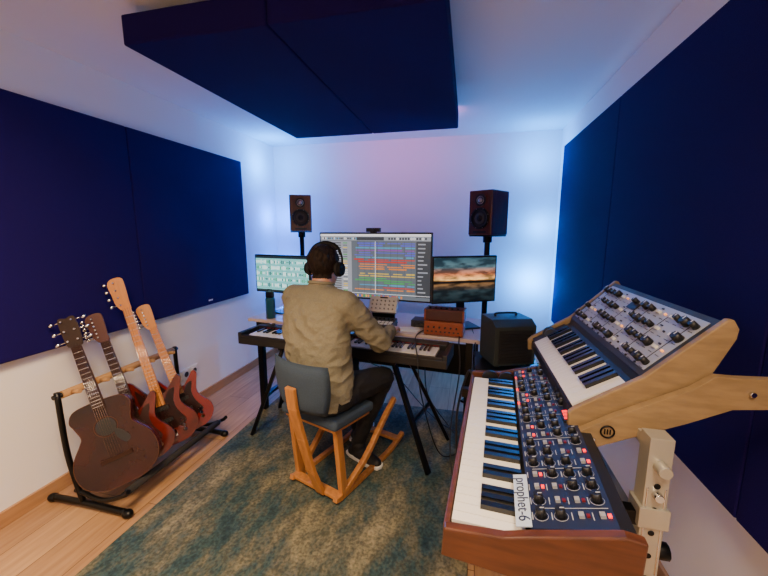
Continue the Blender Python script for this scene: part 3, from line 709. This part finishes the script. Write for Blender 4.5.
for i in range(nv):
    if hairv[i]:
        x, y, z = hv[i]
        k_ = 1.0 if z > .03 else .45
        disp[i] = k_*(.0035+.0065*noise.noise(V((x*55, y*55, z*30)))+.004*noise.noise(V((x*110, y*110, z*60+5))))
    elif tv[i] in (SW, PA):
        x, y, z = loc[i]
        amp = .0105 if tv[i] == SW else .006
        if z > 1.09: amp *= .3
        f = noise.noise(V((x*6, y*6+3, z*13+x*10)))+.45*noise.noise(V((x*15, y*15, z*26-x*16+7)))
        f = (1-abs(f)*2.0)
        disp[i] = amp*(f-.5)
        if tv[i] == SW and .53 < z < .585: disp[i] += .008
co2 = co+nr*disp[:, None]; me.vertices.foreach_set('co', co2.ravel())
nf = len(me.polygons); fc = np.empty(nf*3); me.polygons.foreach_get('center', fc); fc = fc.reshape(-1, 3)
tf = tags(fc); lf = fc@CI[:3, :3].T+CI[:3, 3]; hf = fc@HI[:3, :3].T+HI[:3, 3]
head = is_head(hf, lf); hair = head & is_hair(hf)
tf[tf == 9] = SK; tf[head] = SK; tf[hair] = HA
tf[(tf == SW) & (lf[:, 2] < .545)] = PA
me.polygons.foreach_set('use_smooth', [True]*nf); me.update()
SKIN = mat('skin', (205, 150, 122), .5, var=.08, scale=30)
me.materials.clear()
for m_ in (mat('beige_sweater', (132, 127, 108), .95, var=.12, scale=120, bump=.35, spec=.1), mat('black_trousers', (22, 22, 26), .85, bump=.2, scale=90), SKIN,
           mat('dark_brown_hair', (40, 28, 22), .7, var=.6, scale=90, bump=1.0, stretch=(1, 1, .3), spec=.25), mat('shoe_black', (26, 26, 28), .6)): me.materials.append(m_)
me.polygons.foreach_set('material_index', tf.astype(np.int32)); me.update()
o = bpy.data.objects.new('body', me); bpy.context.scene.collection.objects.link(o); o.parent = pg; o.matrix_parent_inverse = CM.inverted()
def wobj(b, name, mats, parent=pg, PMx=CM, **k):
    o = b.obj(name, parent, mats, **k); o.matrix_parent_inverse = PMx.inverted(); return o
WS = mat('shoe_sole_white', (232, 230, 225), .5)
wobj(s1, 'shoe_sole_right', [WS], bevel=.004); wobj(s2, 'shoe_sole_left', [WS], bevel=.004)
b = MB()
for s in (-1, 1):
    b.ell(HM @ V((s*.031, .083, -.002)), (.012, .012, .012), 0); b.ell(HM @ V((s*.031, .0935, -.002)), (.005, .003, .005), 1)
    b.tube([HM @ V((s*.016, .099, .02)), HM @ V((s*.032, .1, .025)), HM @ V((s*.05, .088, .02))], .003, 1, 6)
wobj(b, 'eyes', [mat('eye_white', (230, 228, 222), .2), mat('dark_brown_hair', (0, 0, 0))])
b = MB(); c = L(-.088, .108, 1.162)
b.tube([c+V((.066*math.cos(t), .064*math.sin(t), -.012*math.sin(t+.3))) for t in [2*PI*i/28 for i in range(28)]], .010, 0, 8, True)
for E_, W_ in ((ER, WR), (EL, WL)):
    d = (W_-E_).normalized(); b.cap(W_-d*.03, W_+d*.006, .040, .034)
wobj(b, 'ribbed_collar_and_cuffs', [_m['beige_sweater']])
def hand(Wp, fwd, side, name, curl):
    fwd = V(fwd).normalized(); up = V((0, 0, 1)); rt = fwd.cross(up).normalized(); up = rt.cross(fwd)
    h = MB(); P = lambda l, f, u: Wp+rt*l*side+fwd*f+up*u
    h.cap(P(0, -.06, 0), P(0, .012, 0), .026, .024)
    lens = [.072, .080, .074, .058]
    for i in range(4):
        l0 = -.024+i*.0165; l1 = -.030+i*.0205
        kn = P(l1, .088-(.006 if i == 0 else 0)-(.010 if i == 3 else 0), .004)
        h.cap(P(l0*.8, .01, 0), kn, .016, .0115)
        fan = (i-1.5)*.10; dirf = fwd*math.cos(fan)+rt*side*math.sin(fan)
        p = kn; ang = curl*.4
        for k, fr in enumerate((.45, .32, .23)):
            q = p+(dirf*math.cos(ang)-up*math.sin(ang))*lens[i]*fr
            h.cap(p, q, .0092-k*.0008, .0086-k*.0009); p = q; ang += curl
    h.cap(P(-.015, .02, -.004), P(-.042, .05, -.012), .015, .012)
    h.cap(P(-.042, .05, -.012), P(-.052, .080, -.018), .0115, .0095); h.cap(P(-.052, .080, -.018), P(-.050, .103, -.024), .0095, .008)
    o = h.obj('tmp', None, [SKIN], fix=False)
    md = o.modifiers.new('r', 'REMESH'); md.mode = 'VOXEL'; md.voxel_size = .0026
    md = o.modifiers.new('s', 'SMOOTH'); md.factor = .5; md.iterations = 3
    dg = bpy.context.evaluated_depsgraph_get(); me = bpy.data.meshes.new_from_object(o.evaluated_get(dg)); bpy.data.objects.remove(o)
    me.polygons.foreach_set('use_smooth', [True]*len(me.polygons)); me.materials.clear(); me.materials.append(SKIN)
    o = bpy.data.objects.new(name, me); bpy.context.scene.collection.objects.link(o); o.parent = pg; o.matrix_parent_inverse = CM.inverted()
hand(WR+V((0, .01, 0)), (-.04, 1, -.10), 1, 'right_hand', .42)
hand(WL+V((0, .005, 0)), (.25, 1, -.28), -1, 'left_hand', .45)
g = group('headphones', HM); b = MB()
for s in (-1, 1):
    b.cyl((s*.080, 0, -.012), (s*.098, 0, -.012), .040, .043, 1, 28); b.cyl((s*.098, 0, -.012), (s*.116, 0, -.012), .042, .034, 0, 28)
    b.tube(catmull([(s*.112, 0, .02), (s*.108, 0, .055), (s*.10, 0, .075)]), .006, 0)
b.tube(catmull([(-.100, 0, .07), (-.082, 0, .105), (-.05, 0, .128), (0, 0, .138), (.05, 0, .128), (.082, 0, .105), (.100, 0, .07)]), .009, 0)
b.tube(catmull([(-.075, .0, .102), (-.045, 0, .122), (0, 0, .130), (.045, 0, .122), (.075, 0, .102)]), .012, 1)
b.obj('headphone_parts', g, [mat('headphone_black', (16, 16, 17), .7, spec=.2), mat('ear_cushion', (24, 22, 22), .8)])

# ------------------------------------------------------------ lights
def area(name, loc, dirv, sx, sy, col, p, spread=180):
    l = bpy.data.lights.new(name, 'AREA'); l.shape = 'RECTANGLE'; l.size = sx; l.size_y = sy; l.color = col; l.energy = p; l.spread = math.radians(spread)
    o = bpy.data.objects.new(name, l); bpy.context.scene.collection.objects.link(o); o.location = loc
    o.rotation_euler = V(dirv).to_track_quat('-Z', 'Y').to_euler(); return o
def point(name, loc, col, p, r=.03):
    l = bpy.data.lights.new(name, 'POINT'); l.color = col; l.energy = p; l.shadow_soft_size = r
    o = bpy.data.objects.new(name, l); bpy.context.scene.collection.objects.link(o); o.location = loc
area('ceiling_light_warm', (-1.0, .2, 2.37), (-.35, -.05, -1), 1.0, .8, (1, .71, .43), 118, 140)
area('ceiling_light_entry', (.25, -.2, 2.37), (0, .05, -1), .5, .5, (1, .78, .55), 30, 140)
CY = (.0, .27, 1); BL = (.0, .15, 1)
point('led_glow_right', (.64, 3.66, .95), CY, 24)
point('led_glow_right', (.68, 3.70, 1.5), CY, 8)
point('led_glow_right', (.60, 3.62, 2.12), CY, 12)
point('led_glow_left', (-2.05, 3.68, 1.0), BL, 11)
point('led_glow_left', (-2.05, 3.66, 1.6), BL, 11)
point('led_glow_left', (-2.0, 3.50, 2.14), CY, 15)
area('led_cloud_back', (-.78, 2.97, 2.33), (0, .9, .25), 1.25, .05, (1, .28, .9), 5)
w = bpy.data.worlds.new('world'); bpy.context.scene.world = w; w.use_nodes = True
w.node_tree.nodes['Background'].inputs[0].default_value = (.5, .5, .6, 1); w.node_tree.nodes['Background'].inputs[1].default_value = .1

# ------------------------------------------------------------ camera
cam = bpy.data.cameras.new('camera'); cam.sensor_width = 36; cam.lens = 36*355/768; cam.clip_start = .01
co_ = bpy.data.objects.new('camera', cam); bpy.context.scene.collection.objects.link(co_)
th, ps_ = math.radians(9.12), math.radians(13.15)
F = V((-math.sin(ps_)*math.cos(th), math.cos(ps_)*math.cos(th), -math.sin(th)))
co_.location = (0, 0, 1.45); co_.rotation_euler = F.to_track_quat('-Z', 'Y').to_euler()
bpy.context.scene.camera = co_
